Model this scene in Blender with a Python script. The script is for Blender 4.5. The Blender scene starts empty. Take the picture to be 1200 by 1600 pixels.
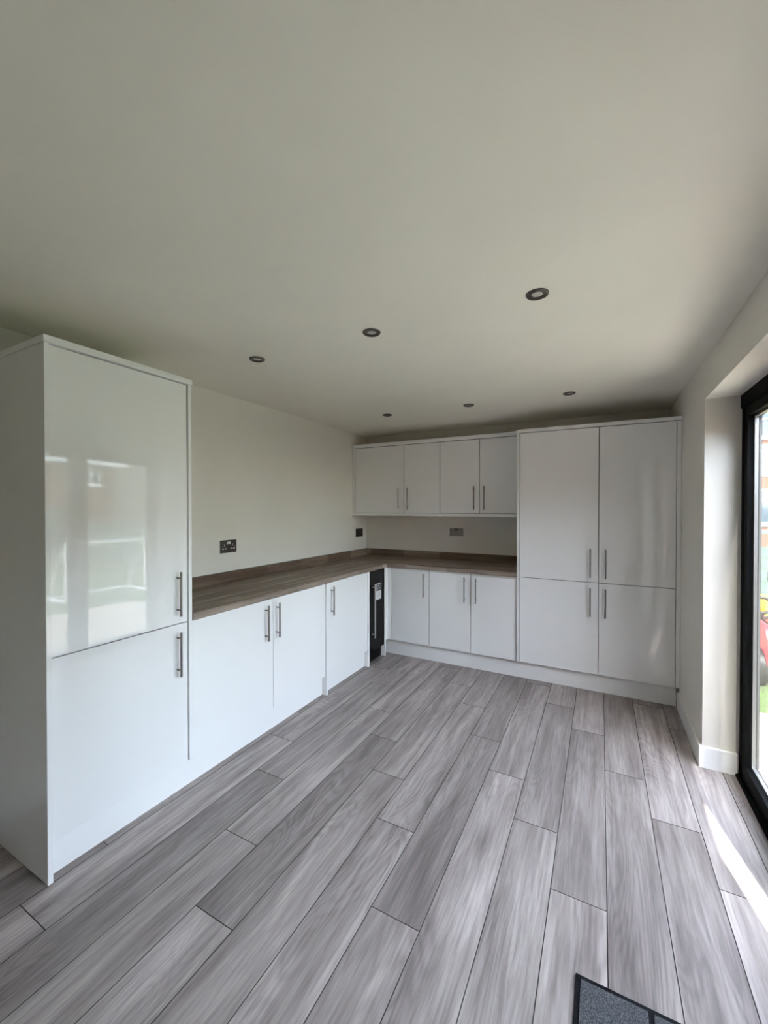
import bpy, bmesh, math, random
from mathutils import Vector, Matrix
random.seed(7)
sc = bpy.context.scene
col = sc.collection

# ------------------------------------------------------------------ camera
f_px, yaw, pit, rol = 637.42, math.radians(28.005), math.radians(0.5595), math.radians(0.02)
cam_d = bpy.data.cameras.new('camera')
cam_d.sensor_fit = 'VERTICAL'
cam_d.sensor_height = 36.0
cam_d.sensor_width = 27.0
cam_d.lens = f_px / 1600.0 * 36.0
cam_d.clip_start = 0.03
cam_d.clip_end = 300
cam = bpy.data.objects.new('camera', cam_d)
col.objects.link(cam)
fw = Vector((-math.sin(yaw) * math.cos(pit), math.cos(yaw) * math.cos(pit), -math.sin(pit)))
rt = Vector((math.cos(yaw), math.sin(yaw), 0))
up = rt.cross(fw)
rt2 = rt * math.cos(rol) + up * math.sin(rol)
up2 = up * math.cos(rol) - rt * math.sin(rol)
M4 = Matrix((rt2, up2, -fw)).transposed().to_4x4()
M4.translation = Vector((2.4348, -4.1407, 1.4544))
cam.matrix_world = M4
sc.camera = cam

# ------------------------------------------------------------------ world, sun, exposure
SKY_STRENGTH, SUN_STRENGTH, EXPOSURE = 0.95, 5.2, 2.33
SUN_EL = math.radians(54.5)
SUN_DIR = Vector((-0.196 * math.cos(SUN_EL), 0.981 * math.cos(SUN_EL), -math.sin(SUN_EL)))
world = bpy.data.worlds.new('sky')
sc.world = world
world.use_nodes = True
wn = world.node_tree.nodes
bg = wn['Background']
sky = wn.new('ShaderNodeTexSky')
sky.sky_type = 'NISHITA'
sky.sun_disc = False
sky.sun_elevation = SUN_EL
sky.sun_rotation = math.atan2(-SUN_DIR.x, -SUN_DIR.y)
sky.air_density = 1.0
sky.dust_density = 0.7
hs = wn.new('ShaderNodeHueSaturation')
hs.inputs['Saturation'].default_value = 0.52
world.node_tree.links.new(sky.outputs[0], hs.inputs['Color'])
tint = wn.new('ShaderNodeMix')
tint.data_type = 'RGBA'
tint.blend_type = 'MULTIPLY'
tint.inputs[0].default_value = 1.0
tint.inputs[7].default_value = (1.025, 0.99, 1.0, 1)
world.node_tree.links.new(hs.outputs[0], tint.inputs[6])
world.node_tree.links.new(tint.outputs[2], bg.inputs[0])
bg.inputs[1].default_value = SKY_STRENGTH
sun_d = bpy.data.lights.new('sun', 'SUN')
sun_d.energy = SUN_STRENGTH
sun_d.angle = math.radians(0.53)
sun_d.color = (1.0, 0.95, 0.87)
sun = bpy.data.objects.new('sun', sun_d)
col.objects.link(sun)
sun.rotation_euler = SUN_DIR.to_track_quat('-Z', 'Y').to_euler()
sun.location = (6, -8, 12)
vs = sc.view_settings
vs.view_transform = 'Standard'
vs.look = 'None'
vs.exposure = EXPOSURE
vs.gamma = 1.0
vs.use_curve_mapping = False
cy = sc.cycles
cy.use_denoising = True
cy.max_bounces = 16
cy.diffuse_bounces = 10
cy.glossy_bounces = 6
cy.transparent_max_bounces = 24
cy.transmission_bounces = 8
cy.caustics_reflective = False
cy.caustics_refractive = False
cy.sample_clamp_indirect = 8.0
cy.use_adaptive_sampling = False

# ------------------------------------------------------------------ materials
MATS = {}


def mat(name, base=(0.8, 0.8, 0.8), rough=0.5, metal=0.0, spec=0.5, ior=1.5):
    m = bpy.data.materials.new(name)
    m.use_nodes = True
    b = m.node_tree.nodes['Principled BSDF']
    b.inputs['Base Color'].default_value = (*base, 1)
    b.inputs['Roughness'].default_value = rough
    b.inputs['Metallic'].default_value = metal
    b.inputs['IOR'].default_value = ior
    b.inputs['Specular IOR Level'].default_value = spec
    MATS[name] = m
    return m, m.node_tree.nodes, m.node_tree.links, b


def ramp(n, stops):
    r = n.new('ShaderNodeValToRGB')
    e = r.color_ramp.elements
    while len(e) < len(stops):
        e.new(0.5)
    for k, (p, c) in enumerate(stops):
        e[k].position = p
        e[k].color = (*c, 1) if len(c) == 3 else c
    return r


def noise(n, l, vec, scale, detail=4.0, rough=0.5, dist=0.0):
    t = n.new('ShaderNodeTexNoise')
    t.inputs['Scale'].default_value = scale
    t.inputs['Detail'].default_value = detail
    t.inputs['Roughness'].default_value = rough
    t.inputs['Distortion'].default_value = dist
    if vec is not None:
        l.new(vec, t.inputs['Vector'])
    return t


def mapping(n, l, scale=(1, 1, 1), rnd=False):
    tc = n.new('ShaderNodeTexCoord')
    mp = n.new('ShaderNodeMapping')
    mp.inputs['Scale'].default_value = scale
    src = tc.outputs['Object']
    if rnd:
        oi = n.new('ShaderNodeObjectInfo')
        mu = n.new('ShaderNodeMath')
        mu.operation = 'MULTIPLY'
        mu.inputs[1].default_value = 57.0
        l.new(oi.outputs['Random'], mu.inputs[0])
        ad = n.new('ShaderNodeVectorMath')
        ad.operation = 'ADD'
        l.new(src, ad.inputs[0])
        l.new(mu.outputs[0], ad.inputs[1])
        src = ad.outputs[0]
    l.new(src, mp.inputs['Vector'])
    return mp.outputs[0]


def mixc(n, l, fac, a, b, mode='MIX'):
    m = n.new('ShaderNodeMix')
    m.data_type = 'RGBA'
    m.blend_type = mode
    for sock, val in ((m.inputs[0], fac), (m.inputs[6], a), (m.inputs[7], b)):
        if hasattr(val, 'is_output'):
            l.new(val, sock)
        elif isinstance(val, (int, float)):
            sock.default_value = val
        else:
            sock.default_value = (*val, 1)
    return m.outputs[2]


def bump(n, l, b, h, strength=0.1, dist=0.002):
    bp = n.new('ShaderNodeBump')
    bp.inputs['Strength'].default_value = strength
    bp.inputs['Distance'].default_value = dist
    l.new(h, bp.inputs['Height'])
    l.new(bp.outputs[0], b.inputs['Normal'])


def paint(name, c, rough=0.6, grain=700):
    m, n, l, b = mat(name, c, rough, spec=0.3)
    v = mapping(n, l)
    t = noise(n, l, v, grain, 2)
    t2 = noise(n, l, v, 2.2, 3)
    r = ramp(n, [(0.3, tuple(x * 0.97 for x in c)), (0.7, tuple(min(1, x * 1.02) for x in c))])
    l.new(t2.outputs[0], r.inputs[0])
    l.new(r.outputs[0], b.inputs['Base Color'])
    bump(n, l, b, t.outputs[0], 0.06, 0.001)
    return m


paint('wall_paint', (0.72, 0.695, 0.64))
paint('ceiling_paint', (0.79, 0.77, 0.695), 0.7, 350)
mat('trim_white', (0.84, 0.84, 0.83), 0.3)


def gloss(name, c):
    m, n, l, b = mat(name, c, 0.03)
    v = mapping(n, l)
    t = noise(n, l, v, 7.0, 1)
    bump(n, l, b, t.outputs[0], 0.02, 0.002)
    return m


gloss('gloss_white', (0.80, 0.80, 0.795))
mat('satin_white', (0.80, 0.80, 0.79), 0.28)
mat('carcass_gap_shade', (0.06, 0.06, 0.058), 0.5)  # carcass colour darkened so the gaps between doors look shaded
mat('gap_dark', (0.05, 0.05, 0.05), 0.8)


def brushed(name, c, rough=0.32):
    m, n, l, b = mat(name, c, rough, 1.0)
    v = mapping(n, l, (260, 260, 14))
    t = noise(n, l, v, 4.0, 2)
    r = ramp(n, [(0.3, (rough * 0.8,) * 3), (0.7, (rough * 1.25,) * 3)])
    l.new(t.outputs[0], r.inputs[0])
    l.new(r.outputs[0], b.inputs['Roughness'])
    return m


brushed('brushed_nickel', (0.27, 0.25, 0.235), 0.3)
brushed('dark_nickel', (0.115, 0.103, 0.093), 0.34)
brushed('spacer_metal', (0.42, 0.425, 0.43), 0.45)
brushed('bright_steel', (0.62, 0.61, 0.60), 0.35)
mat('frame_black', (0.004, 0.0045, 0.005), 0.6, spec=0.05)
mat('gasket_grey', (0.10, 0.105, 0.11), 0.6)
mat('black_glass', (0.003, 0.003, 0.0035), 0.05, spec=0.12)
mat('black_plastic', (0.006, 0.006, 0.006), 0.5, spec=0.2)
mat('white_plastic', (0.75, 0.75, 0.74), 0.4)
mat('label_paper', (0.72, 0.72, 0.72), 0.6)
mat('label_ink', (0.06, 0.06, 0.065), 0.6)
mat('label_grey', (0.36, 0.36, 0.37), 0.6)
mat('lamp_lens', (0.55, 0.54, 0.50), 0.25)
mat('rubber_black', (0.004, 0.004, 0.006), 0.6, spec=0.12)
mat('toy_red', (0.75, 0.03, 0.05), 0.35)
mat('toy_yellow', (0.85, 0.55, 0.04), 0.35)
mat('toy_black', (0.015, 0.015, 0.015), 0.5)
mat('goal_white', (0.85, 0.85, 0.85), 0.4)
mat('roof_tile', (0.16, 0.11, 0.09), 0.8)
mat('window_white', (0.85, 0.85, 0.85), 0.4)
mat('far_glass', (0.06, 0.08, 0.10), 0.06)
mat('cladding_white', (0.45, 0.455, 0.46), 0.5)
paint('render_beige', (0.30, 0.27, 0.22), 0.9, 60)
paint('house_render', (0.70, 0.69, 0.66), 0.9, 60)

# clear window glass: the share that is mirrored follows the angle, the rest passes straight through
m, n, l, b = mat('window_glass')
n.remove(b)
tr = n.new('ShaderNodeBsdfTransparent')
tr.inputs[0].default_value = (0.97, 0.985, 0.975, 1)
gl = n.new('ShaderNodeBsdfGlossy')
gl.inputs['Roughness'].default_value = 0.0
ge = n.new('ShaderNodeNewGeometry')
dp = n.new('ShaderNodeVectorMath'); dp.operation = 'DOT_PRODUCT'
l.new(ge.outputs['Normal'], dp.inputs[0]); l.new(ge.outputs['Incoming'], dp.inputs[1])
ab = n.new('ShaderNodeMath'); ab.operation = 'ABSOLUTE'; l.new(dp.outputs['Value'], ab.inputs[0])
iv = n.new('ShaderNodeMath'); iv.operation = 'SUBTRACT'; iv.inputs[0].default_value = 1.0; l.new(ab.outputs[0], iv.inputs[1])
pw = n.new('ShaderNodeMath'); pw.operation = 'POWER'; pw.inputs[1].default_value = 5.0; l.new(iv.outputs[0], pw.inputs[0])
fr = n.new('ShaderNodeMath'); fr.operation = 'MULTIPLY_ADD'; fr.inputs[1].default_value = 0.88; fr.inputs[2].default_value = 0.032
l.new(pw.outputs[0], fr.inputs[0])
mx = n.new('ShaderNodeMixShader')
l.new(fr.outputs[0], mx.inputs[0])
l.new(tr.outputs[0], mx.inputs[1])
l.new(gl.outputs[0], mx.inputs[2])
l.new(mx.outputs[0], n['Material Output'].inputs[0])

# grey oak laminate plank: each plank has its own cut of grain and its own tone
m, n, l, b = mat('plank_oak', rough=0.4)
v_broad = mapping(n, l, (9.0, 0.75, 1), True)
v_fine = mapping(n, l, (95.0, 4.5, 1), True)
v_ring = mapping(n, l, (5.0, 0.85, 1), True)
v_knot = mapping(n, l, (5.0, 1.7, 1), True)
broad = noise(n, l, v_broad, 1.6, 5, 0.55, 0.6)
fine = noise(n, l, v_fine, 1.0, 4, 0.65)
ringf = noise(n, l, v_ring, 1.0, 2, 0.45, 0.5)
rm = n.new('ShaderNodeMath'); rm.operation = 'MULTIPLY'; rm.inputs[1].default_value = 170.0
l.new(ringf.outputs[0], rm.inputs[0])
rs = n.new('ShaderNodeMath'); rs.operation = 'SINE'
l.new(rm.outputs[0], rs.inputs[0])
rr = ramp(n, [(0.0, (0, 0, 0)), (0.55, (0.75, 0.75, 0.75)), (1.0, (1, 1, 1))])
ra = n.new('ShaderNodeMath'); ra.operation = 'MULTIPLY_ADD'; ra.inputs[1].default_value = 0.5; ra.inputs[2].default_value = 0.5
l.new(rs.outputs[0], ra.inputs[0])
l.new(ra.outputs[0], rr.inputs[0])
c1 = ramp(n, [(0.30, (0.200, 0.168, 0.159)), (0.50, (0.322, 0.277, 0.263)), (0.72, (0.465, 0.407, 0.388))])
l.new(broad.outputs[0], c1.inputs[0])
fr_ = ramp(n, [(0.34, (0.60, 0.595, 0.59)), (0.60, (1.06, 1.06, 1.06))])
l.new(fine.outputs[0], fr_.inputs[0])
c2 = mixc(n, l, 0.75, c1.outputs[0], fr_.outputs[0], 'MULTIPLY')
rc = mixc(n, l, rr.outputs[0], (0.76, 0.75, 0.745), (1.1, 1.1, 1.1))
rmask = noise(n, l, mapping(n, l, (3.0, 0.8, 1), True), 1.3, 2)
rmr = ramp(n, [(0.42, (0.08, 0.08, 0.08)), (0.68, (0.75, 0.75, 0.75))])
l.new(rmask.outputs[0], rmr.inputs[0])
c3 = mixc(n, l, rmr.outputs[0], c2, mixc(n, l, 1.0, c2, rc, 'MULTIPLY'))
vor = n.new('ShaderNodeTexVoronoi')
vor.inputs['Scale'].default_value = 0.8
l.new(v_knot, vor.inputs['Vector'])
kr = ramp(n, [(0.0, (0.40, 0.39, 0.385)), (0.07, (0.66, 0.65, 0.645)), (0.2, (1, 1, 1))])
l.new(vor.outputs['Distance'], kr.inputs[0])
c4 = mixc(n, l, 0.9, c3, kr.outputs[0], 'MULTIPLY')
oi = n.new('ShaderNodeObjectInfo')
tone = ramp(n, [(0.0, (0.72, 0.71, 0.705)), (0.35, (0.92, 0.915, 0.91)), (0.7, (1.05, 1.045, 1.04)), (1.0, (1.2, 1.2, 1.2))])
l.new(oi.outputs['Random'], tone.inputs[0])
c5 = mixc(n, l, 1.0, c4, tone.outputs[0], 'MULTIPLY')
l.new(c5, b.inputs['Base Color'])
bump(n, l, b, fine.outputs[0], 0.08, 0.001)
mat('floor_joint', (0.035, 0.033, 0.032), 0.9)

# dark weathered block-board laminate for the worktops (grain along local X or local Y)


def worktop_mat(name, along_y, ca=(0.135, 0.092, 0.062), cb=(0.30, 0.232, 0.178), row=0.042):
    m, n, l, b = mat(name, rough=0.42)
    tc = n.new('ShaderNodeTexCoord')
    mp = n.new('ShaderNodeMapping')
    if along_y:
        mp.inputs['Rotation'].default_value = (0, 0, math.radians(90))
    l.new(tc.outputs['Object'], mp.inputs['Vector'])
    br = n.new('ShaderNodeTexBrick')
    br.offset = 0.37
    br.inputs['Scale'].default_value = 1.0
    br.inputs['Brick Width'].default_value = 0.42
    br.inputs['Row Height'].default_value = row
    br.inputs['Mortar Size'].default_value = 0.0006
    br.inputs['Bias'].default_value = 0.0
    br.inputs['Color1'].default_value = (*ca, 1)
    br.inputs['Color2'].default_value = (*cb, 1)
    br.inputs['Mortar'].default_value = (0.06, 0.045, 0.035, 1)
    l.new(mp.outputs[0], br.inputs['Vector'])
    mp2 = n.new('ShaderNodeMapping')
    mp2.inputs['Scale'].default_value = (2.0, 34, 34)
    l.new(mp.outputs[0], mp2.inputs['Vector'])
    g = noise(n, l, mp2.outputs[0], 1.0, 5, 0.6, 0.5)
    gr = ramp(n, [(0.3, (0.45, 0.43, 0.42)), (0.55, (0.95, 0.95, 0.95)), (0.75, (1.5, 1.52, 1.55))])
    l.new(g.outputs[0], gr.inputs[0])
    c = mixc(n, l, 0.9, br.outputs[0], gr.outputs[0], 'MULTIPLY')
    l.new(c, b.inputs['Base Color'])
    return m


worktop_mat('worktop_x', False)
worktop_mat('worktop_y', True)
worktop_mat('edging_x', False, (0.24, 0.19, 0.155), (0.46, 0.39, 0.335), 0.021)
worktop_mat('edging_y', True, (0.24, 0.19, 0.155), (0.46, 0.39, 0.335), 0.021)

# doormat pile
m, n, l, b = mat('mat_pile', rough=0.95, spec=0.1)
v = mapping(n, l, (1, 0.6, 1))
t = noise(n, l, v, 420, 3, 0.7)
r = ramp(n, [(0.35, (0.022, 0.0225, 0.025)), (0.6, (0.095, 0.097, 0.103)), (0.8, (0.26, 0.262, 0.27))])
l.new(t.outputs[0], r.inputs[0])
l.new(r.outputs[0], b.inputs['Base Color'])
bump(n, l, b, t.outputs[0], 0.6, 0.004)

# outdoors
m, n, l, b = mat('lawn_green', rough=0.95, spec=0.1)
v = mapping(n, l)
t = noise(n, l, v, 9, 6, 0.7)
r = ramp(n, [(0.3, (0.06, 0.082, 0.035)), (0.7, (0.13, 0.165, 0.08))])
l.new(t.outputs[0], r.inputs[0])
l.new(r.outputs[0], b.inputs['Base Color'])
m, n, l, b = mat('grass_blade', (0.16, 0.28, 0.05), 0.7)
m, n, l, b = mat('sand_stone', rough=0.85, spec=0.2)
v = mapping(n, l, (1, 1, 1), True)
t = noise(n, l, v, 14, 6, 0.65)
r = ramp(n, [(0.3, (0.33, 0.29, 0.24)), (0.7, (0.46, 0.41, 0.345))])
l.new(t.outputs[0], r.inputs[0])
l.new(r.outputs[0], b.inputs['Base Color'])
bump(n, l, b, t.outputs[0], 0.3, 0.004)
mat('joint_sand', (0.25, 0.22, 0.18), 0.95)
m, n, l, b = mat('fence_sage', rough=0.8, spec=0.2)
v = mapping(n, l, (3, 3, 40), True)
t = noise(n, l, v, 1.5, 4, 0.6)
r = ramp(n, [(0.3, (0.105, 0.145, 0.125)), (0.7, (0.15, 0.195, 0.17))])
l.new(t.outputs[0], r.inputs[0])
l.new(r.outputs[0], b.inputs['Base Color'])
m, n, l, b = mat('far_brick', rough=0.9, spec=0.2)
tc = n.new('ShaderNodeTexCoord')
sx = n.new('ShaderNodeSeparateXYZ'); l.new(tc.outputs['Object'], sx.inputs[0])
ad = n.new('ShaderNodeMath'); ad.operation = 'ADD'
l.new(sx.outputs[0], ad.inputs[0]); l.new(sx.outputs[1], ad.inputs[1])
cx_ = n.new('ShaderNodeCombineXYZ'); l.new(ad.outputs[0], cx_.inputs[0]); l.new(sx.outputs[2], cx_.inputs[1])
br = n.new('ShaderNodeTexBrick')
br.inputs['Scale'].default_value = 1.0
br.inputs['Brick Width'].default_value = 0.225
br.inputs['Row Height'].default_value = 0.075
br.inputs['Mortar Size'].default_value = 0.008
br.inputs['Color1'].default_value = (0.17, 0.06, 0.036, 1)
br.inputs['Color2'].default_value = (0.22, 0.09, 0.055, 1)
br.inputs['Mortar'].default_value = (0.20, 0.17, 0.14, 1)
l.new(cx_.outputs[0], br.inputs['Vector'])
l.new(br.outputs[0], b.inputs['Base Color'])

# ------------------------------------------------------------------ builders
WORLD = {}


def link(o, parent=None, loc=(0, 0, 0)):
    col.objects.link(o)
    if parent is not None:
        o.parent = parent
        o.location = Vector(loc) - WORLD[parent.name]
    else:
        o.location = loc
    WORLD[o.name] = Vector(loc)
    return o


def tag(o, label=None, cat=None, group=None, kind=None):
    if label: o['label'] = label
    if cat: o['category'] = cat
    if group: o['group'] = group
    if kind: o['kind'] = kind
    return o


def thing(name, loc, label, cat, group=None):
    o = bpy.data.objects.new(name, None)
    o.empty_display_size = 0.1
    link(o, None, loc)
    return tag(o, label, cat, group)


def finish(name, bm, m, parent=None, loc=(0, 0, 0), smooth=False):
    me = bpy.data.meshes.new(name)
    bmesh.ops.recalc_face_normals(bm, faces=bm.faces)
    bm.to_mesh(me)
    bm.free()
    me.materials.append(MATS[m])
    if smooth:
        for p in me.polygons:
            p.use_smooth = True
        me.set_sharp_from_angle(angle=math.radians(40))
    o = bpy.data.objects.new(name, me)
    return link(o, parent, loc)


def add_box(bm, x0, x1, y0, y1, z0, z1, bevel=0.0, seg=1):
    vs_ = [bm.verts.new((x, y, z)) for x in (x0, x1) for y in (y0, y1) for z in (z0, z1)]
    q = [(0, 1, 3, 2), (4, 6, 7, 5), (0, 4, 5, 1), (2, 3, 7, 6), (0, 2, 6, 4), (1, 5, 7, 3)]
    fs = [bm.faces.new([vs_[i] for i in k]) for k in q]
    if bevel > 0:
        es = {e for f in fs for e in f.edges}
        bmesh.ops.bevel(bm, geom=list(es), offset=bevel, segments=seg, affect='EDGES', profile=0.5)


def box(name, x0, x1, y0, y1, z0, z1, m, parent=None, bevel=0.0, seg=1):
    x0, x1 = sorted((x0, x1)); y0, y1 = sorted((y0, y1)); z0, z1 = sorted((z0, z1))
    c = Vector(((x0 + x1) / 2, (y0 + y1) / 2, z0))
    bm = bmesh.new()
    add_box(bm, x0 - c.x, x1 - c.x, y0 - c.y, y1 - c.y, 0, z1 - z0, bevel, seg)
    return finish(name, bm, m, parent, c, False)


def boxes(name, lst, m, parent=None, loc=(0, 0, 0), bevel=0.0):
    bm = bmesh.new()
    for a in lst:
        add_box(bm, a[0] - loc[0], a[1] - loc[0], a[2] - loc[1], a[3] - loc[1], a[4] - loc[2], a[5] - loc[2], bevel)
    return finish(name, bm, m, parent, loc)


def add_tube(bm, pts, r, seg=12, cap=True):
    rings = []
    for i, p in enumerate(pts):
        p = Vector(p)
        a = Vector(pts[max(i - 1, 0)]); c = Vector(pts[min(i + 1, len(pts) - 1)])
        d = (c - a).normalized()
        h = Vector((0, 0, 1)) if abs(d.z) < 0.9 else Vector((1, 0, 0))
        u = d.cross(h).normalized(); w = d.cross(u)
        rad = r[i] if isinstance(r, (list, tuple)) else r
        rings.append([bm.verts.new(p + rad * (u * math.cos(2 * math.pi * k / seg) + w * math.sin(2 * math.pi * k / seg))) for k in range(seg)])
    for a, c in zip(rings, rings[1:]):
        for k in range(seg):
            bm.faces.new((a[k], a[(k + 1) % seg], c[(k + 1) % seg], c[k]))
    if cap:
        bm.faces.new(rings[0]); bm.faces.new(rings[-1])


def add_lathe(bm, prof, seg=32, axis='Z', center=(0, 0, 0)):
    rings = []
    c = Vector(center)
    for r, h in prof:
        ring = []
        for k in range(seg):
            a = 2 * math.pi * k / seg
            p = Vector((r * math.cos(a), r * math.sin(a), h))
            if axis == 'X': p = Vector((h, r * math.cos(a), r * math.sin(a)))
            if axis == 'Y': p = Vector((r * math.cos(a), h, r * math.sin(a)))
            ring.append(bm.verts.new(c + p))
        rings.append(ring)
    for a, d in zip(rings, rings[1:]):
        for k in range(seg):
            bm.faces.new((a[k], a[(k + 1) % seg], d[(k + 1) % seg], d[k]))
    bm.faces.new(rings[0]); bm.faces.new(rings[-1])


def struct(o):
    o['kind'] = 'structure'
    return o


# ------------------------------------------------------------------ dimensions (metres, from the photograph)
W, H = 2.945, 2.2837
XO = 3.17                       # outer face of the garden wall
YR0, YR1, ZR = -1.2784, -3.483, 2.064   # door opening in the right wall
YB = -6.6                       # wall behind the camera
XD, YD = 0.554, -0.547          # faces of the left / back base and tall doors
XP, YP = 0.566, -0.562          # fronts of the end panels
GZ = -0.10                      # ground outside

# ------------------------------------------------------------------ the room
floor = struct(box('floor', -0.02, 3.10, YB, 0.0, -0.06, -0.010, 'floor_joint'))
PW, PL, PX0 = 0.1898, 1.283, 0.563
JOINT = {0: -2.177, 1: -2.477, 2: -2.859, 3: -1.875}


def plank_mesh(x0, x1, y0, y1):
    bm = bmesh.new()
    cx, cyy = (x0 + x1) / 2, (y0 + y1) / 2
    hx, hy = (x1 - x0) / 2 - 0.0006, (y1 - y0) / 2 - 0.0006
    bv, t = 0.0010, 0.010
    lo = [bm.verts.new((sx_ * hx, sy_ * hy, -t)) for sx_, sy_ in ((-1, -1), (1, -1), (1, 1), (-1, 1))]
    mi = [bm.verts.new((sx_ * hx, sy_ * hy, -bv)) for sx_, sy_ in ((-1, -1), (1, -1), (1, 1), (-1, 1))]
    hi = [bm.verts.new((sx_ * (hx - bv), sy_ * (hy - bv), 0)) for sx_, sy_ in ((-1, -1), (1, -1), (1, 1), (-1, 1))]
    for a, c in ((lo, mi), (mi, hi)):
        for k in range(4):
            bm.faces.new((a[k], a[(k + 1) % 4], c[(k + 1) % 4], c[k]))
    bm.faces.new(hi)
    bm.faces.new(lo)
    bmesh.ops.recalc_face_normals(bm, faces=bm.faces)
    for f in bm.faces:
        f.material_index = 0 if f.normal.z > 0.9 else 1
    me = bpy.data.meshes.new('plank')
    bm.to_mesh(me); bm.free()
    me.materials.append(MATS['plank_oak'])
    me.materials.append(MATS['floor_joint'])
    return me, (cx, cyy, 0)


shared = {}
for k in range(-3, 14):
    x0 = max(PX0 + k * PW, 0.0)
    x1 = min(PX0 + (k + 1) * PW, 3.088)
    j = JOINT[k % 4]
    ys = sorted({YB, 0.0} | {j + i * PL for i in range(-5, 5) if YB + 0.02 < j + i * PL < -0.02})
    for ya, yb in zip(ys, ys[1:]):
        key = (round(x1 - x0, 4), round(yb - ya, 4))
        if key not in shared:
            shared[key] = plank_mesh(x0, x1, ya, yb)[0]
        o = bpy.data.objects.new('plank', shared[key])
        link(o, floor, ((x0 + x1) / 2, (ya + yb) / 2, 0))

ceiling = struct(box('ceiling', -0.25, XO, YB - 0.25, 0.25, H, H + 0.32, 'ceiling_paint'))
struct(box('wall_left', -0.25, 0.0, YB - 0.25, 0.25, -0.1, H, 'wall_paint'))
struct(box('wall_back', 0.0, W, 0.0, 0.25, -0.1, H, 'wall_paint'))
struct(box('wall_front', 0.0, W, YB - 0.25, YB, -0.1, H, 'wall_paint'))
struct(boxes('wall_right', [(W, XO, YR0, 0.25, -0.1, H), (W, XO, YR1, YR0, ZR, H), (W, XO, YB - 0.25, YR1, -0.1, H)], 'wall_paint'))


def skirting(name, pts_boxes):
    bm = bmesh.new()
    for a in pts_boxes:
        add_box(bm, *a, bevel=0.004, seg=2)
    return struct(finish(name, bm, 'trim_white'))


SK, ST = 0.118, 0.017


def skirting_run(name, polys):
    bm = bmesh.new()
    for pts in polys:
        lo = [bm.verts.new((x, y, 0)) for x, y in pts]
        hi = [bm.verts.new((x, y, SK)) for x, y in pts]
        bm.faces.new(lo)
        bm.faces.new(hi)
        for k in range(len(pts)):
            k2 = (k + 1) % len(pts)
            bm.faces.new((lo[k], lo[k2], hi[k2], hi[k]))
        es = [e for e in bm.edges if e.verts[0] in hi and e.verts[1] in hi]
        bmesh.ops.bevel(bm, geom=es, offset=0.004, segments=2, affect='EDGES', profile=0.5)
    return struct(finish(name, bm, 'trim_white'))


skirting_run('baseboard_right', [
    [(W - ST, -0.535), (W - ST, YR0 - ST), (3.10, YR0 - ST), (3.10, YR0), (W, YR0), (W, -0.535)],
    [(W - ST, YB), (W, YB), (W, YR1), (3.10, YR1), (3.10, YR1 + ST), (W - ST, YR1 + ST)]])
skirting('baseboard_left', [(0.0, ST, YB, -3.377, 0.0, SK)])
skirting('baseboard_front', [(ST, W - ST, YB, YB + ST, 0.0, SK)])

# folding glass doors
FX0, FX1 = 3.106, 3.168
HZ = 1.992                      # underside of head
door = bpy.data.objects.new('door_1', None)
link(door, None, (3.137, (YR0 + YR1) / 2, 0.0))
struct(door)
door['label'] = 'black aluminium folding glass doors opening onto the sunny patio'
boxes('frame', [(FX0, FX1, YR0 - 0.034, YR0, 0.0, HZ), (FX0, FX1, YR1, YR1 + 0.034, 0.0, HZ),
                (FX0 - 0.006, FX1, YR1, YR0, HZ, ZR)], 'frame_black', door, bevel=0.0015)
boxes('threshold', [(3.088, FX1 + 0.02, YR1, YR0, -0.06, 0.012), (FX0 + 0.004, FX1, YR1, YR0, 0.012, 0.028)], 'frame_black', door, bevel=0.0015)


def leaf(parent, ya, yb, sa=0.052, sb=0.052):
    """one glazed leaf from ya down to yb, stiles sa and sb wide"""
    x0, x1 = FX0 + 0.003, FX1 - 0.001
    z0, z1 = 0.032, HZ - 0.003
    zt, zb = z1 - 0.052, z0 + 0.062
    cen = ((x0 + x1) / 2, (ya + yb) / 2, z0)
    lf = boxes('leaf', [(x0, x1, ya - sa, ya, z0, z1), (x0, x1, yb, yb + sb, z0, z1),
                        (x0, x1, yb + sb, ya - sa, zt, z1), (x0, x1, yb + sb, ya - sa, z0, zb)], 'frame_black', parent, cen, bevel=0.001)
    g0, g1 = yb + sb, ya - sa
    xi = x0 + 0.022
    box('pane', xi, xi + 0.004, g0 + 0.0005, g1 - 0.0005, zb + 0.0005, zt - 0.0005, 'window_glass', lf)
    box('pane', xi + 0.020, xi + 0.024, g0 + 0.0005, g1 - 0.0005, zb + 0.0005, zt - 0.0005, 'window_glass', lf)
    s0, s1, w = xi + 0.0045, xi + 0.0195, 0.010
    boxes('spacer_bar', [(s0, s1, g1 - w, g1 - 0.0003, zb + 0.0003, zt - 0.0003), (s0, s1, g0 + 0.0003, g0 + w, zb + 0.0003, zt - 0.0003),
                         (s0, s1, g0 + w, g1 - w, zt - w, zt - 0.0003), (s0, s1, g0 + w, g1 - w, zb + 0.0003, zb + w)], 'spacer_metal', lf, cen)
    q0, q1, w = xi + 0.0245, x1 - 0.004, 0.007
    boxes('glazing_gasket', [(q0, q1, g1 - w, g1 - 0.0003, zb + 0.0003, zt - 0.0003), (q0, q1, g0 + 0.0003, g0 + w, zb + 0.0003, zt - 0.0003),
                             (q0, q1, g0 + w, g1 - w, zt - w, zt - 0.0003), (q0, q1, g0 + w, g1 - w, zb + 0.0003, zb + w)], 'gasket_grey', lf, cen)
    return lf


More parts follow.
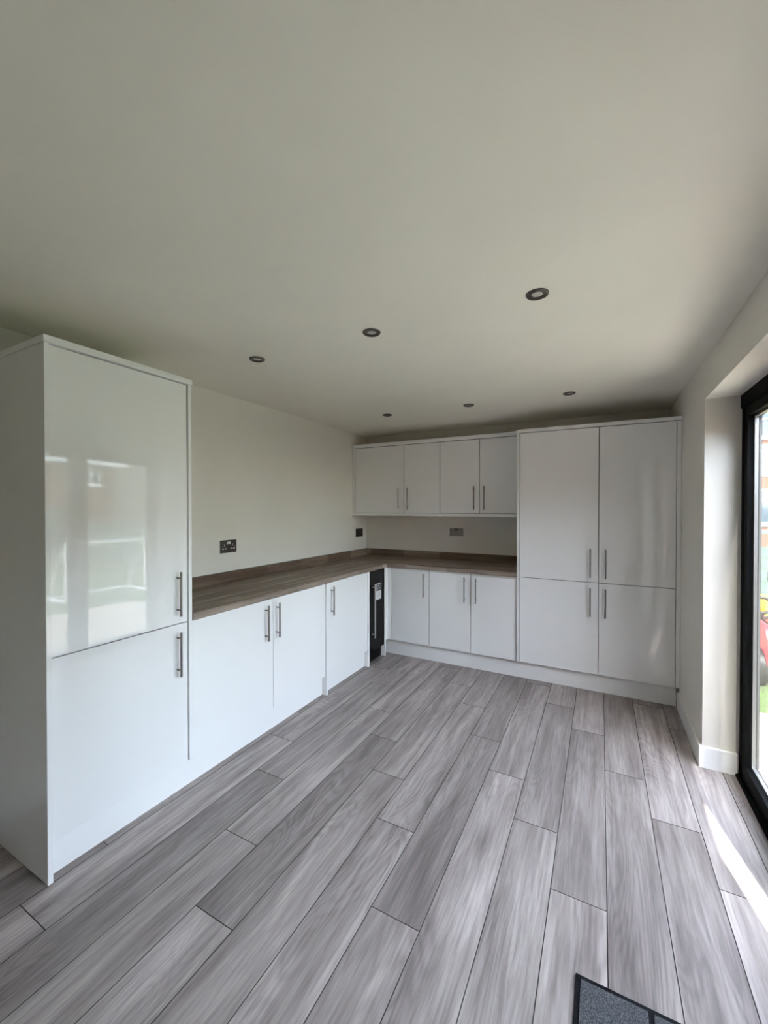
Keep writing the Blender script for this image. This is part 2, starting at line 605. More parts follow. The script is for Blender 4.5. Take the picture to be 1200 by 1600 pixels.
Y0 = YR0 - 0.036
AJAR = 10.5
LW = (YR0 - YR1 - 0.072) / 3
YM = -2.052                     # meeting stiles of the two closed leaves
leaf(door, Y0, YM + 0.001, 0.052, 0.075)
leaf(door, YM - 0.001, Y0 - 2 * LW + 0.002, 0.075, 0.052)
ajar = leaf(door, Y0 - 2 * LW - 0.001, Y0 - 3 * LW + 0.001)      # last leaf stands ajar, turned a little inwards on its far edge
_hy, _hx, _a = Y0 - 3 * LW + 0.001, FX1, math.radians(AJAR)
_c = Vector(ajar.location) + WORLD['door_1']
_r = Matrix.Rotation(_a, 3, 'Z') @ (_c - Vector((_hx, _hy, 0))) + Vector((_hx, _hy, 0))
ajar.rotation_euler = (0, 0, _a)
ajar.location = _r - WORLD['door_1']

# ------------------------------------------------------------------ kitchen: shared parts
DT = 0.018


def bar_handle(parent, pos, out, z0, z1):
    """vertical bar handle on a door face; out = outward unit vector"""
    out = Vector(out)
    p = Vector((pos[0], pos[1], z0))
    bm = bmesh.new()
    o = out * 0.032
    add_tube(bm, [o, o + Vector((0, 0, 0.0012)), o + Vector((0, 0, z1 - z0 - 0.0012)), o + Vector((0, 0, z1 - z0))], [0.0048, 0.006, 0.006, 0.0048], 14)
    for h in (0.031, z1 - z0 - 0.031):
        add_tube(bm, [out * 0.0003 + Vector((0, 0, h)), o + Vector((0, 0, h))], 0.0042, 10)
    finish('handle', bm, 'brushed_nickel', parent, p, True)


def slab(name, a, b_, z0, z1, face, axis, parent, m='gloss_white', t=DT, bevel=0.0012):
    """panel between a and b along the run; face = visible plane; axis 'x' faces +x, 'y' faces -y"""
    if axis == 'x':
        return box(name, face - t, face, a, b_, z0, z1, m, parent, bevel, 2)
    return box(name, a, b_, face, face + t, z0, z1, m, parent, bevel, 2)


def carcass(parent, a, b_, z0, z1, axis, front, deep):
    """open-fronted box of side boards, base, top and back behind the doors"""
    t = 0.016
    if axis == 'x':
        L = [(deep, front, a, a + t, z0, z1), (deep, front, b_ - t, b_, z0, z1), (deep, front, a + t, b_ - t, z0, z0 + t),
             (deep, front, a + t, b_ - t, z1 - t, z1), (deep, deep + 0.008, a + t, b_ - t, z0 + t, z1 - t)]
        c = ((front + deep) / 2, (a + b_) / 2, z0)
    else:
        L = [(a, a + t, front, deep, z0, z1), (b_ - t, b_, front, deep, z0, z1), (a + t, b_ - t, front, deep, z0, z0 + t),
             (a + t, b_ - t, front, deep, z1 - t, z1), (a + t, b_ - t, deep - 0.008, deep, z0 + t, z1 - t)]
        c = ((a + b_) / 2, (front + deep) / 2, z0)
    return boxes('carcass', L, 'carcass_gap_shade', parent, c)


def feet(parent, a, b_, axis, front):
    for u in (a + 0.05, b_ - 0.05):
        for d in (0.09, 0.42):
            bm = bmesh.new()
            add_lathe(bm, [(0.026, 0.0), (0.026, 0.012), (0.016, 0.02), (0.016, 0.125), (0.03, 0.13), (0.03, 0.149)], 12)
            p = (front - d, u, 0.0) if axis == 'x' else (u, front + d, 0.0)
            finish('foot', bm, 'black_plastic', parent, p, True)


G = 0.0024
ZB, ZT = 0.150, 0.8655          # base doors
ZM = 0.869                      # split of the tall doors
ZTT = 2.0835                    # top of tall doors
ZCU, ZCT = 2.087, 2.114         # cornice strip

# ------------------------------------------------------------------ left run
YT0, YT1 = -3.3751, -2.7425
t = thing('tall_cabinet', (0.28, (YT0 + YT1) / 2, 0), 'tall glossy white cabinet standing alone at the end of the worktop, two stacked doors', 'cabinet', 'tall cabinets')
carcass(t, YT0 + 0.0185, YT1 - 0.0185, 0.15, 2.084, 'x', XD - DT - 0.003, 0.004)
box('end_panel', 0.004, XP, YT0, YT0 + 0.018, 0.0, ZCU - 0.0005, 'gloss_white', t, 0.001)
box('end_panel', 0.004, XP - 0.002, YT1 - 0.018, YT1, 0.1495, ZCU - 0.0005, 'gloss_white', t, 0.001)
d = slab('upper_door', YT0 + 0.018 + 0.003, YT1 - 0.018 - 0.003, ZM + G, ZTT, XD, 'x', t)
bar_handle(d, (XD, -2.821), (1, 0, 0), 0.911, 1.134)
d = slab('lower_door', YT0 + 0.018 + 0.003, YT1 - 0.018 - 0.003, ZB, ZM - G, XD, 'x', t)
bar_handle(d, (XD, -2.821), (1, 0, 0), 0.608, 0.832)
box('cornice', 0.004, XP + 0.004, YT0 - 0.004, YT1 + 0.002, ZCU, ZCT, 'gloss_white', t, 0.001)
feet(t, YT0 + 0.02, YT1 - 0.02, 'x', XD)

Y1, Y2, Y3, Y4, Y5 = -2.7425, -2.1388, -1.5533, -0.9078, -0.5896


def base_left(ya, yb, ydoor0, ydoor1, yh, label, panels=()):
    t = thing('base_cabinet', (0.28, (ya + yb) / 2, 0), label, 'cabinet', 'base cabinets under the worktops')
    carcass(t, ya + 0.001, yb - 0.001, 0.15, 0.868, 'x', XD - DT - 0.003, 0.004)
    for p0, p1 in panels:
        box('end_panel', 0.004, XP, p0, p1, 0.0, 0.8695, 'gloss_white', t, 0.001)
    d = slab('door', ydoor0 + G, ydoor1 - G, ZB, ZT, XD, 'x', t)
    bar_handle(d, (XD, yh), (1, 0, 0), 0.610, 0.836)
    feet(t, ya, yb, 'x', XD)
    return t


base_left(Y1 + 0.001, Y2, Y1 + 0.002, Y2, -2.2115, 'glossy white base cabinet directly beside the freestanding end tall cabinet')
base_left(Y2, Y3 - 0.018, Y2, Y3 - 0.018, -2.1125, 'glossy white base cabinet under the long worktop, second from the end tall cabinet')
base_left(Y3 + 0.0005, Y4 - 0.0185, Y3 + 0.002, Y4 - 0.019, -1.497, 'glossy white base cabinet beside the wine cooler, framed by floor length side panels',
          ((Y3 - 0.0175, Y3), (Y4 - 0.018, Y4)))

# plinth boards
PLX, PLY = 0.522, -0.508
tag(box('plinth', PLX - 0.016, PLX, YT0 + 0.0185, Y3 - 0.018, 0.0, 0.1485, 'gloss_white', None, 0.001), 'longest white plinth board, from the end tall cabinet under two base cabinets', 'plinth', 'plinth boards')
tag(box('plinth', PLX - 0.016, PLX, Y3 + 0.0005, Y4 - 0.0185, 0.0, 0.1485, 'gloss_white', None, 0.001), 'short white plinth board under the base cabinet beside the wine cooler', 'plinth', 'plinth boards')
tag(box('plinth', 0.46, W - ST - 0.001, PLY, PLY + 0.016, 0.0, 0.1485, 'satin_white', None, 0.001), 'long white plinth board along the back wall under cabinets and tall cupboards', 'plinth', 'plinth boards')

# wine cooler
wc = thing('wine_cooler', (0.28, (Y4 + Y5 - 0.018) / 2, 0), 'slim black glass fronted wine cooler with long silver handle in the corner', 'wine cooler')
ya, yb = Y4 + 0.002, Y5 - 0.020
box('body', 0.03, 0.515, ya, yb, 0.02, 0.866, 'black_plastic', wc, 0.003)
box('kick_panel', 0.515, 0.527, ya + 0.002, yb - 0.002, 0.004, 0.112, 'black_plastic', wc, 0.001)
boxes('vent_slot', [(0.527, 0.529, ya + 0.03, yb - 0.03, 0.025 + 0.016 * i, 0.033 + 0.016 * i) for i in range(5)], 'black_glass', wc, (0.528, (ya + yb) / 2, 0.03))
d = box('glass_door', 0.517, 0.560, ya + 0.001, yb - 0.001, 0.115, 0.864, 'black_glass', wc, 0.002, 2)
bm = bmesh.new()
yh = -0.848
add_tube(bm, [(0, 0, 0), (0, 0, 0.50)], 0.0065, 14)
for z in (0.03, 0.47):
    add_tube(bm, [(-0.0315, 0, z), (0, 0, z)], 0.005, 10)
finish('handle', bm, 'bright_steel', d, (0.592, yh, 0.247), True)
box('energy_label', 0.5602, 0.5608, -0.777, -0.673, 0.582, 0.735, 'label_paper', d)
box('label_header', 0.5608, 0.5612, -0.771, -0.679, 0.664, 0.728, 'label_ink', d)
for a, c, z in [(-0.760, -0.738, 0.682), (-0.728, -0.700, 0.682), (-0.760, -0.712, 0.706)]:
    box('label_mark', 0.5612, 0.5614, a, c, z, z + 0.010, 'label_grey', d)
for i in range(5):
    box('label_line', 0.5608, 0.5610, -0.769, -0.683 - 0.01 * (i % 2), 0.592 + 0.0135 * i, 0.596 + 0.0135 * i, 'label_grey', d)

# ------------------------------------------------------------------ back run
U0, U1, U2, U3 = 0.6086, 1.0054, 1.4058, 1.8045
t = thing('corner_cabinet', (0.80, -0.28, 0), 'narrow white corner base cabinet between wine cooler and double base cabinet', 'cabinet', 'base cabinets under the worktops')
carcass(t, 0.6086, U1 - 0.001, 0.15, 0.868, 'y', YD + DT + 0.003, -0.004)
box('end_panel', 0.004, XP, Y5 - 0.018, Y5, 0.0, 0.8695, 'gloss_white', t, 0.001)
boxes('corner_post', [(0.5665, 0.606, YD + 0.001, YD + 0.019, 0.15, 0.8655), (0.548, 0.566, Y5 + 0.0005, YD + 0.019, 0.15, 0.8655)], 'gloss_white', t, (0.57, YD, 0.15), 0.0008)
d = slab('door', U0 + G, U1 - G, ZB, ZT, YD, 'y', t)
bar_handle(d, (0.957, YD), (0, -1, 0), 0.607, 0.834)
feet(t, U0, U1, 'y', YD)

t = thing('base_cabinet', ((U1 + U3) / 2, -0.28, 0), 'double door white base cabinet on the back wall beside tall cupboards', 'cabinet', 'base cabinets under the worktops')
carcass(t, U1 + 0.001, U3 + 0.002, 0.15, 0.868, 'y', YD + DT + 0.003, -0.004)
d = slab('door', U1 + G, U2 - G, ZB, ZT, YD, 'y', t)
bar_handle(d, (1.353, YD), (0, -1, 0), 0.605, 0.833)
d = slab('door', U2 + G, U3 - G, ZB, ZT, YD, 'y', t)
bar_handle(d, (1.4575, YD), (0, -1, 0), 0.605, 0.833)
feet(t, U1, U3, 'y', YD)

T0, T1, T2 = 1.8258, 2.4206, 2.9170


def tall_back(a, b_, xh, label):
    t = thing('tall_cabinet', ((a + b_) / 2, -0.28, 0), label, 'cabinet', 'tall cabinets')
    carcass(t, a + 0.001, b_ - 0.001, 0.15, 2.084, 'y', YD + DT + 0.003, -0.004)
    d = slab('upper_door', a + G, b_ - G, ZM + G, ZTT, YD, 'y', t)
    bar_handle(d, (xh, YD), (0, -1, 0), 0.909, 1.134)
    d = slab('lower_door', a + G, b_ - G, ZB, ZM - G, YD, 'y', t)
    bar_handle(d, (xh, YD), (0, -1, 0), 0.604, 0.828)
    feet(t, a, b_, 'y', YD)
    return t


t = tall_back(T0 + 0.0005, T1, 2.3625, 'wider tall white cupboard on the back wall, next to the worktop')
box('end_panel', T0 - 0.018, T0, YP - 0.004, -0.004, 0.1505, ZCU - 0.0005, 'gloss_white', t, 0.001)
t = tall_back(T1, T2, 2.468, 'narrower tall white cupboard on the back wall, against the garden door wall')
box('filler_panel', T2 + 0.0005, W - 0.0005, YD - 0.002, YD + 0.016, 0.15, ZCU - 0.0005, 'gloss_white', t, 0.001)
tag(box('cornice', T0 - 0.021, W - 0.0005, YP - 0.006, -0.004, ZCU, ZCT, 'gloss_white', None, 0.001), 'white cornice board lying across both tall cupboards on the back wall', 'cornice', 'cornice boards')

# wall cabinets
YU, ZU0, ZU1 = -0.3013, 1.4017, 2.1075
S0, S1, S2, S3, S4 = 0.0336, 0.6283, 1.0218, 1.4178, 1.8065


def wall_cab(a, b_, doors, label):
    t = thing('wall_cabinet', ((a + b_) / 2, -0.15, ZU0), label, 'cabinet', 'wall cabinets above the back worktop')
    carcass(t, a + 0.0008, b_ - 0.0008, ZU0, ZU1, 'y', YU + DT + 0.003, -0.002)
    for p, q, xh in doors:
        d = slab('door', p + G, q - G, ZU0 + 0.002, ZU1 - 0.001, YU, 'y', t)
        bar_handle(d, (xh, YU), (0, -1, 0), 1.437, 1.664)
    return t


t = wall_cab(S0, S1, [(S0, S1, 0.574)], 'widest single door white wall cabinet in the corner by the left wall')
box('end_panel', 0.001, S0 - 0.002, YU - 0.006, -0.002, ZU0 - 0.0005, ZU1 + 0.002, 'gloss_white', t, 0.001)
wall_cab(S1, S2, [(S1, S2, 0.677)], 'narrow single door white wall cabinet between the corner one and double one')
wall_cab(S2, S4, [(S2, S3, 1.3695), (S3, S4, 1.4665)], 'double door white wall cabinet beside the tall cupboards')
tag(box('cornice', 0.001, T0 - 0.0185, YU - 0.012, -0.002, 2.1105, 2.1475, 'gloss_white', None, 0.001), 'white cornice board running along the top of the wall cabinets', 'cornice', 'cornice boards')
tag(box('pelmet', 0.001, T0 - 0.0185, YU - 0.010, -0.002, 1.3745, 1.4005, 'gloss_white', None, 0.001), 'white pelmet board running along the underside of the wall cabinets', 'pelmet')

# worktops and upstands
XWK, YWK = 0.562, -0.578
ZWB, ZWT = 0.870, 0.910
bv = 0.003
wt = tag(box('worktop', 0.0005, 0.570, Y1 + 0.0005, YWK - 0.0005, ZWB, ZWT, 'worktop_y', None, bv, 2), 'long dark wood effect worktop along the left wall', 'worktop', 'dark wood effect worktops')
box('front_edge', 0.570, 0.572, Y1 + 0.001, YWK - 0.001, ZWB + 0.001, ZWT - 0.003, 'edging_y', wt, 0.0006)
wt = tag(box('worktop', 0.0005, T0 - 0.0185, YWK, -0.0005, ZWB, ZWT, 'worktop_x', None, bv, 2), 'shorter dark wood effect worktop along the back wall under the wall cabinets', 'worktop', 'dark wood effect worktops')
box('front_edge', 0.573, T0 - 0.019, YWK - 0.002, YWK, ZWB + 0.001, ZWT - 0.003, 'edging_x', wt, 0.0006)
tag(box('upstand', 0.0005, 0.018, Y1 + 0.0005, -0.0005, ZWT + 0.0003, 0.986, 'worktop_y', None, 0.001), 'dark wood effect upstand strip along the left wall behind the worktop', 'upstand', 'dark wood effect upstands')
tag(box('upstand', 0.0185, T0 - 0.0185, -0.018, -0.0005, ZWT + 0.0003, 0.986, 'worktop_x', None, 0.001), 'dark wood effect upstand strip along the back wall behind the worktop', 'upstand', 'dark wood effect upstands')

# ------------------------------------------------------------------ sockets


def double_socket(center, axis, label, slots=True, rocker='white_plastic', w=0.150, h=0.094, plate='dark_nickel'):
    """wall plate; axis 'x' = on the left wall facing +x, 'y' = on the back wall facing -y"""
    t = thing('double_socket', center, label, 'socket', 'wall sockets above the worktops')

    def pb(name, u0, u1, z0, z1, d0, d1, m, bevel=0.0):
        cx_, cy_, cz_ = center
        if axis == 'x':
            return box(name, cx_ + d0, cx_ + d1, cy_ + u0, cy_ + u1, cz_ + z0, cz_ + z1, m, t, bevel, 2)
        return box(name, cx_ + u0, cx_ + u1, cy_ - d1, cy_ - d0, cz_ + z0, cz_ + z1, m, t, bevel, 2)
    pb('plate', -w / 2, w / 2, -h / 2, h / 2, 0.0003, 0.006, plate, 0.0025)
    for s in (-1, 1):
        pb('rocker', s * 0.010 - 0.006, s * 0.010 + 0.006, 0.018, 0.034, 0.006, 0.0105, rocker, 0.001)
        if slots:
            c = s * 0.038
            pb('earth_slot_glint', c - 0.004, c + 0.004, 0.002, 0.018, 0.006, 0.0066, 'label_grey')  # pale slot colours stand in for the highlights the slots catch
            pb('pin_slot_glint', c - 0.020, c - 0.004, -0.020, -0.012, 0.006, 0.0066, 'label_paper')
            pb('pin_slot_glint', c + 0.004, c + 0.020, -0.020, -0.012, 0.006, 0.0066, 'label_paper')
        bm = bmesh.new()
        u = s * 0.0603
        p = (center[0] + 0.006, center[1] + u, center[2]) if axis == 'x' else (center[0] + u, center[1] - 0.006, center[2])
        add_lathe(bm, [(0.0035, 0.0), (0.0035, 0.0008), (0.002, 0.0012)] if axis == 'x' else [(0.0035, 0.0), (0.0035, -0.0008), (0.002, -0.0012)], 10, 'X' if axis == 'x' else 'Y')
        finish('screw', bm, 'brushed_nickel', t, p)
    return t


double_socket((0.0, -2.020, 1.1705), 'x', 'dark metal double socket with white rocker switches in the middle of the left wall')
double_socket((0.0, -0.168, 1.1745), 'x', 'plain dark metal wall plate on the left wall beside the corner', False, 'dark_nickel')
double_socket((1.0955, 0.0, 1.2015), 'y', 'grey metal wall plate with black switch on the back wall under cabinets', False, 'black_plastic', 0.148, 0.083, 'brushed_nickel')

# ------------------------------------------------------------------ downlights
SPOTS = [(0.742, -2.461, 'recessed grey spotlight over the long worktop, beside the end tall cabinet'),
         (1.475, -2.461, 'recessed grey spotlight in mid ceiling, level with the end tall cabinet'),
         (2.213, -2.461, 'recessed grey spotlight beside the garden doors, level with the end tall cabinet'),
         (0.752, -0.914, 'recessed grey spotlight nearest the corner above the wall cabinets'),
         (1.490, -0.914, 'recessed grey spotlight in front of the double wall cabinet'),
         (2.228, -0.905, 'recessed grey spotlight in front of the tall cupboards on the back wall')]
for x, y, lab in SPOTS:
    t = thing('downlight', (x, y, H), lab, 'downlight', 'recessed ceiling downlights')
    bm = bmesh.new()
    prof = [(0.021, -0.0005), (0.022, -0.004), (0.030, -0.0075), (0.036, -0.0080), (0.0405, -0.006), (0.0425, -0.002), (0.0425, -0.0003)]
    rings = []
    for r_, h_ in prof:
        rings.append([bm.verts.new((r_ * math.cos(a * math.pi / 24), r_ * math.sin(a * math.pi / 24), h_)) for a in range(48)])
    for a, c in zip(rings, rings[1:]):
        for k in range(48):
            bm.faces.new((a[k], a[(k + 1) % 48], c[(k + 1) % 48], c[k]))
    finish('trim_ring', bm, 'dark_nickel', t, (x, y, H), True)
    bm = bmesh.new()
    add_lathe(bm, [(0.0208, -0.0004), (0.0208, -0.0022), (0.014, -0.0030), (0.002, -0.0034)], 32)
    finish('lens', bm, 'lamp_lens', t, (x, y, H), True)

# ------------------------------------------------------------------ doormat
MX0, MX1, MY1, MY0 = 2.3725, 2.3725 + 0.58, -2.747, -2.747 - 0.40
t = thing('doormat', ((MX0 + MX1) / 2, (MY0 + MY1) / 2, 0.0), 'black rubber doormat with grey pile squares lying by the garden doors', 'doormat')
box('rubber_base', MX0, MX1, MY0, MY1, 0.0002, 0.005, 'rubber_black', t, 0.0015, 2)
nx, ny, bd, gp = 3, 2, 0.014, 0.014
cw = (MX1 - MX0 - 2 * bd - (nx - 1) * gp) / nx
ch = (MY1 - MY0 - 2 * bd - (ny - 1) * gp) / ny
for i in range(nx):
    for j in range(ny):
        xa = MX0 + bd + i * (cw + gp)
        ya_ = MY0 + bd + j * (ch + gp)
        box('pile_square', xa, xa + cw, ya_, ya_ + ch, 0.0045, 0.0085, 'mat_pile', t, 0.0015, 2)

# ------------------------------------------------------------------ outdoors
lawn = box('lawn', XO + 0.02, 60, -40, 50, GZ - 0.5, GZ - 0.02, 'lawn_green')
tag(lawn, kind='structure')
pav = struct(box('patio', XO + 0.001, 5.6, -4.5, -0.08, GZ - 0.06, GZ - 0.012, 'joint_sand'))
sw, sl = 0.602, 0.45
sm = {}
for i in range(4):
    for j in range(9):
        xa, yb_ = XO + 0.008 + i * sw, -0.09 - j * sl
        key = 's'
        if key not in sm:
            bm = bmesh.new()
            add_box(bm, -sw / 2 + 0.005, sw / 2 - 0.005, -sl / 2 + 0.005, sl / 2 - 0.005, -0.012, 0.010, 0.004)
            o = finish('paving_slab', bm, 'sand_stone', pav, (xa + sw / 2, yb_ - sl / 2, GZ))
            sm[key] = o.data
        else:
            o = bpy.data.objects.new('paving_slab', sm[key])
            link(o, pav, (xa + sw / 2, yb_ - sl / 2, GZ))

# grass blades where the garden shows beside the doors
bm = bmesh.new()
for i in range(9000):
    x = 3.2 + random.random() * 3.0
    y = -0.06 + random.random() * 2.55
    if abs(x - 3.97) < 0.36 and 0.45 < y < 1.58:
        continue
    h = 0.03 + random.random() * 0.05
    a = random.random() * math.tau
    lx, ly = random.uniform(-0.02, 0.02), random.uniform(-0.02, 0.02)
    w = 0.003
    v1 = bm.verts.new((x - w * math.cos(a), y - w * math.sin(a), GZ - 0.02))
    v2 = bm.verts.new((x + w * math.cos(a), y + w * math.sin(a), GZ - 0.02))
    v3 = bm.verts.new((x + lx, y + ly, GZ - 0.02 + h))
    bm.faces.new((v1, v2, v3))
tag(finish('grass', bm, 'grass_blade'), 'short green grass blades on the lawn beyond the patio', 'grass', None, 'stuff')


def fence(label, axis, fixed, a, b_, top, group):
    """horizontal board fence with posts; axis = direction it runs"""
    L = abs(b_ - a)
    base = ((a + b_) / 2, fixed, GZ) if axis == 'x' else (fixed, (a + b_) / 2, GZ)
    t = thing('garden_fence', base, label, 'fence', group)
    npan = max(1, round(L / 1.83))
    pl = L / npan
    bh = 0.15
    nb = int((top - 0.04 - GZ - 0.06) / bh)

    def fb(name, u0, u1, w0, w1, z0, z1, m):
        if axis == 'x':
            return box(name, u0, u1, fixed + w0, fixed + w1, z0, z1, m, t, 0.002)
        return box(name, fixed + w0, fixed + w1, u0, u1, z0, z1, m, t, 0.002)
    for i in range(npan + 1):
        fb('post', a + i * pl - 0.05, a + i * pl + 0.05, -0.05, 0.05, GZ - 0.05, top + 0.03, 'fence_sage')
    for i in range(npan):
        u0, u1 = a + i * pl + 0.051, a + (i + 1) * pl - 0.051
        for k in range(nb):
            z0 = GZ + 0.03 + k * bh
            fb('board', u0, u1, -0.012, 0.012, z0, z0 + bh - 0.008, 'fence_sage')
        fb('capping_rail', u0, u1, -0.03, 0.03, top - 0.05, top, 'fence_sage')
    return t


fence('pale sage green board fence running alongside the lawn past the toy car', 'x', 2.6, 3.4, 12.6, 1.18, 'garden fences')
fence('taller pale sage green board fence across the far end of the garden', 'y', 12.9, -8.2, 2.6, 1.5, 'garden fences')

# ride-on toy car standing on the grass
cx0, cy0 = 3.97, 0.99
t = thing('toy_car', (cx0, cy0, GZ), 'red ride on toy car with yellow bonnet and black wheels on grass', 'toy car')
bm = bmesh.new()
prof = [(-0.36, 0.12), (-0.36, 0.30), (-0.30, 0.40), (-0.12, 0.42), (-0.06, 0.30), (0.12, 0.29), (0.18, 0.40), (0.34, 0.36), (0.40, 0.24), (0.40, 0.12)]
sidev = []
for s in (-0.19, 0.19):
    sidev.append([bm.verts.new((s, y, z)) for y, z in prof])
bm.faces.new(sidev[0]); bm.faces.new(sidev[1])
for k in range(len(prof)):
    k2 = (k + 1) % len(prof)
    bm.faces.new((sidev[0][k], sidev[0][k2], sidev[1][k2], sidev[1][k]))
bmesh.ops.bevel(bm, geom=list(bm.edges), offset=0.02, segments=3, affect='EDGES')
finish('body', bm, 'toy_red', t, (cx0, cy0, GZ), True)
bm = bmesh.new()
vv = []
for s in (-0.15, 0.15):
    vv.append([bm.verts.new((s, y, z)) for y, z in [(-0.30, 0.38), (-0.24, 0.52), (-0.16, 0.55), (-0.11, 0.38)]])
bm.faces.new(vv[0]); bm.faces.new(vv[1])
for k in range(4):
    k2 = (k + 1) % 4
    bm.faces.new((vv[0][k], vv[0][k2], vv[1][k2], vv[1][k]))
bmesh.ops.bevel(bm, geom=list(bm.edges), offset=0.012, segments=2, affect='EDGES')
finish('bonnet', bm, 'toy_yellow', t, (cx0, cy0, GZ), True)
for sx_ in (-1, 1):
    for wy in (-0.22, 0.24):
        bm = bmesh.new()
        add_lathe(bm, [(0.05, -0.04), (0.10, -0.04), (0.12, -0.025), (0.12, 0.025), (0.10, 0.04), (0.05, 0.04)], 24, 'X')
        wv = finish('wheel', bm, 'toy_black', t, (cx0 + sx_ * 0.205, cy0 + wy, GZ + 0.10), True)
        bm = bmesh.new()
        add_lathe(bm, [(0.045, sx_ * 0.036), (0.045, sx_ * 0.048), (0.02, sx_ * 0.055)], 16, 'X')
        finish('hubcap', bm, 'toy_yellow', wv, (cx0 + sx_ * 0.205, cy0 + wy, GZ + 0.10), True)
bm = bmesh.new()
ring = [(0.10 * math.cos(a * math.tau / 20), -0.02 + 0.04 * math.sin(a * math.tau / 20), 0.66 + 0.09 * math.sin(a * math.tau / 20)) for a in range(21)]
add_tube(bm, ring, 0.012, 8)
add_tube(bm, [(0, -0.14, 0.48), (0, -0.02, 0.66)], 0.012, 8)
add_tube(bm, [(-0.10, -0.02, 0.66), (0.10, -0.02, 0.66)], 0.010, 8)
finish('steering_wheel', bm, 'toy_black', t, (cx0, cy0, GZ), True)
bm = bmesh.new()
add_tube(bm, [(-0.15, -0.28, 0.385), (-0.207, -0.29, 0.425), (-0.10, -0.235, 0.455), (0.0, -0.18, 0.485), (0.0, -0.06, 0.38)], 0.012, 8)
add_tube(bm, [(-0.207 + 0.045 * math.cos(a * math.tau / 18), -0.31, 0.52 + 0.05 * math.sin(a * math.tau / 18)) for a in range(19)], 0.010, 8)
add_tube(bm, [(-0.207, -0.29, 0.425), (-0.207, -0.31, 0.475)], 0.011, 8)
finish('push_handle', bm, 'toy_black', t, (cx0, cy0, GZ), True)
box('seat', cx0 - 0.13, cx0 + 0.13, cy0 + 0.16, cy0 + 0.30, GZ + 0.36, GZ + 0.50, 'toy_yellow', t, 0.02, 3)
t.scale = (1.35, 1.35, 1.35)

# small football goal
t = thing('football_goal', (6.3, -0.05, GZ), 'small white tubular football goal frame on the lawn', 'goal')
gx, ga, gb, gh = 6.3, -0.75, 0.55, 0.86
for nm, pts in (('crossbar', [(gx, ga, gh), (gx, gb, gh)]), ('post', [(gx, ga, GZ), (gx, ga, gh)]), ('post', [(gx, gb, GZ), (gx, gb, gh)]),
                ('back_stay', [(gx, ga, gh), (gx + 0.55, ga, GZ + 0.02)]), ('back_stay', [(gx, gb, gh), (gx + 0.55, gb, GZ + 0.02)]),
                ('ground_bar', [(gx + 0.55, ga, GZ + 0.02), (gx + 0.55, gb, GZ + 0.02)]), ('side_bar', [(gx, ga, GZ + 0.02), (gx + 0.55, ga, GZ + 0.02)]), ('side_bar', [(gx, gb, GZ + 0.02), (gx + 0.55, gb, GZ + 0.02)])):
    bm = bmesh.new()
    c = Vector(pts[0])
    add_tube(bm, [Vector(p) - c for p in pts], 0.022, 10)
    finish(nm, bm, 'goal_white', t, c, True)


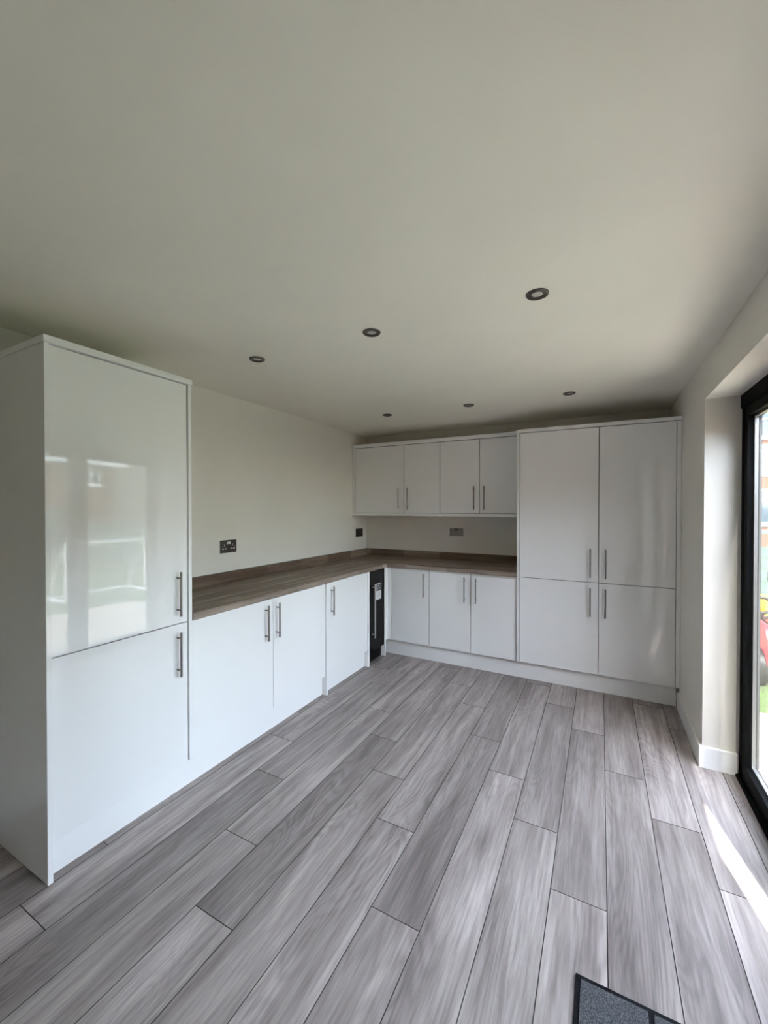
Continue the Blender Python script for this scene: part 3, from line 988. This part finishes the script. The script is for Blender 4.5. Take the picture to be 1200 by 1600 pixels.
def house(name, label, x0, x1, y0, y1, eave, ridge, ridge_axis, wallm, wins, clad=None):
    t = thing(name, ((x0 + x1) / 2, (y0 + y1) / 2, GZ - 0.02), label, 'house', 'houses behind the garden')
    box('wall', x0, x1, y0, y1, GZ - 0.02, eave, wallm, t)
    bm = bmesh.new()
    o_ = 0.35
    if ridge_axis == 'y':
        xm = (x0 + x1) / 2
        P = [(x0 - o_, y0 - o_, eave), (x1 + o_, y0 - o_, eave), (xm, y0 - o_, ridge), (x0 - o_, y1 + o_, eave), (x1 + o_, y1 + o_, eave), (xm, y1 + o_, ridge)]
    else:
        ym = (y0 + y1) / 2
        P = [(x0 - o_, y0 - o_, eave), (x0 - o_, y1 + o_, eave), (x0 - o_, ym, ridge), (x1 + o_, y0 - o_, eave), (x1 + o_, y1 + o_, eave), (x1 + o_, ym, ridge)]
    c = Vector(((x0 + x1) / 2, (y0 + y1) / 2, eave))
    V = [bm.verts.new(Vector(p) - c) for p in P]
    for q in ((0, 1, 2), (3, 5, 4), (0, 2, 5, 3), (1, 4, 5, 2), (0, 3, 4, 1)):
        bm.faces.new([V[i] for i in q])
    finish('roof', bm, 'roof_tile', t, c)
    if ridge_axis == 'y':
        box('fascia', x0 - o_ - 0.03, x0 - o_, y0 - o_, y1 + o_, eave - 0.16, eave + 0.02, 'window_white', t)
    else:
        box('fascia', x0 - o_, x1 + o_, y0 - o_ - 0.03, y0 - o_, eave - 0.16, eave + 0.02, 'window_white', t)
    for face, a, b_, z0, z1, nb in wins:
        fr_w = 0.06

        def wb(nm, u0, u1, w0, w1, d0, d1, m_, par):
            if face == 'x':
                return box(nm, x0 - d1, x0 - d0, u0, u1, w0, w1, m_, par)
            return box(nm, u0, u1, y0 - d1, y0 - d0, w0, w1, m_, par)
        fr2 = None
        L = [(a, b_, z0, z0 + fr_w), (a, b_, z1 - fr_w, z1), (a, a + fr_w, z0 + fr_w, z1 - fr_w), (b_ - fr_w, b_, z0 + fr_w, z1 - fr_w)]
        for k in range(1, nb):
            u = a + (b_ - a) * k / nb
            L.append((u - 0.03, u + 0.03, z0 + fr_w, z1 - fr_w))
        L.append((a + fr_w, b_ - fr_w, z0 + (z1 - z0) * 0.66, z0 + (z1 - z0) * 0.66 + 0.05))
        L.append((a - 0.08, b_ + 0.08, z0 - 0.08, z0))
        if face == 'x':
            B = [(x0 - 0.06, x0, u0, u1, w0, w1) for u0, u1, w0, w1 in L]
            cc = (x0, (a + b_) / 2, z0)
        else:
            B = [(u0, u1, y0 - 0.06, y0, w0, w1) for u0, u1, w0, w1 in L]
            cc = ((a + b_) / 2, y0, z0)
        wf = boxes('window', B, 'window_white', t, cc)
        wb('pane', a + fr_w, b_ - fr_w, z0 + fr_w, z1 - fr_w, 0.005, 0.02, 'far_glass', wf)
    if clad:
        a, b_, z0, z1 = clad
        k = int((z1 - z0) / 0.16)
        for i in range(k):
            box('cladding_board', a, b_, y0 - 0.035, y0 - 0.001, z0 + i * 0.16, z0 + i * 0.16 + 0.145, 'cladding_white', t)
    return t


house('brick_house', 'red brick bungalow with white windows behind the far garden fence', 18.0, 25.0, -4.0, 6.4, 3.45, 5.6, 'y', 'far_brick',
      [('x', 4.75, 5.75, 2.45, 3.15, 3), ('x', 1.2, 2.6, 1.6, 3.0, 3), ('x', -2.6, -1.2, 1.6, 3.0, 3)])
house('rendered_house', 'beige rendered house standing behind the brick bungalow', 27.0, 34.0, 8.6, 17.0, 5.2, 8.0, 'y', 'render_beige',
      [('x', 13.4, 14.8, 2.8, 4.2, 2)])
house('clad_house', 'brick house with white boarded upper storey seen past the side fence', 4.6, 12.5, 14.5, 21.0, 5.3, 7.8, 'x', 'far_brick',
      [('y', 7.0, 8.6, 3.9, 4.8, 3), ('y', 6.6, 7.6, 0.9, 2.1, 2), ('y', 9.6, 11.2, 3.9, 4.8, 3), ('y', 9.6, 11.2, 0.9, 2.1, 3)], (4.6, 12.5, 2.55, 3.75))

# unseen flat-roofed brick block, added to keep low skylight off the back units
t = thing('sky_blocker', (6.3, -7.0, GZ - 0.02), 'flat roofed brick block added out of view to hold back skylight', 'light blocker')
box('wall', 3.7, 8.8, -9.0, -4.65, GZ - 0.02, 2.6, 'far_brick', t)
box('roof_edge', 3.6, 8.9, -9.1, -4.55, 2.6, 2.78, 'window_white', t, 0.01)
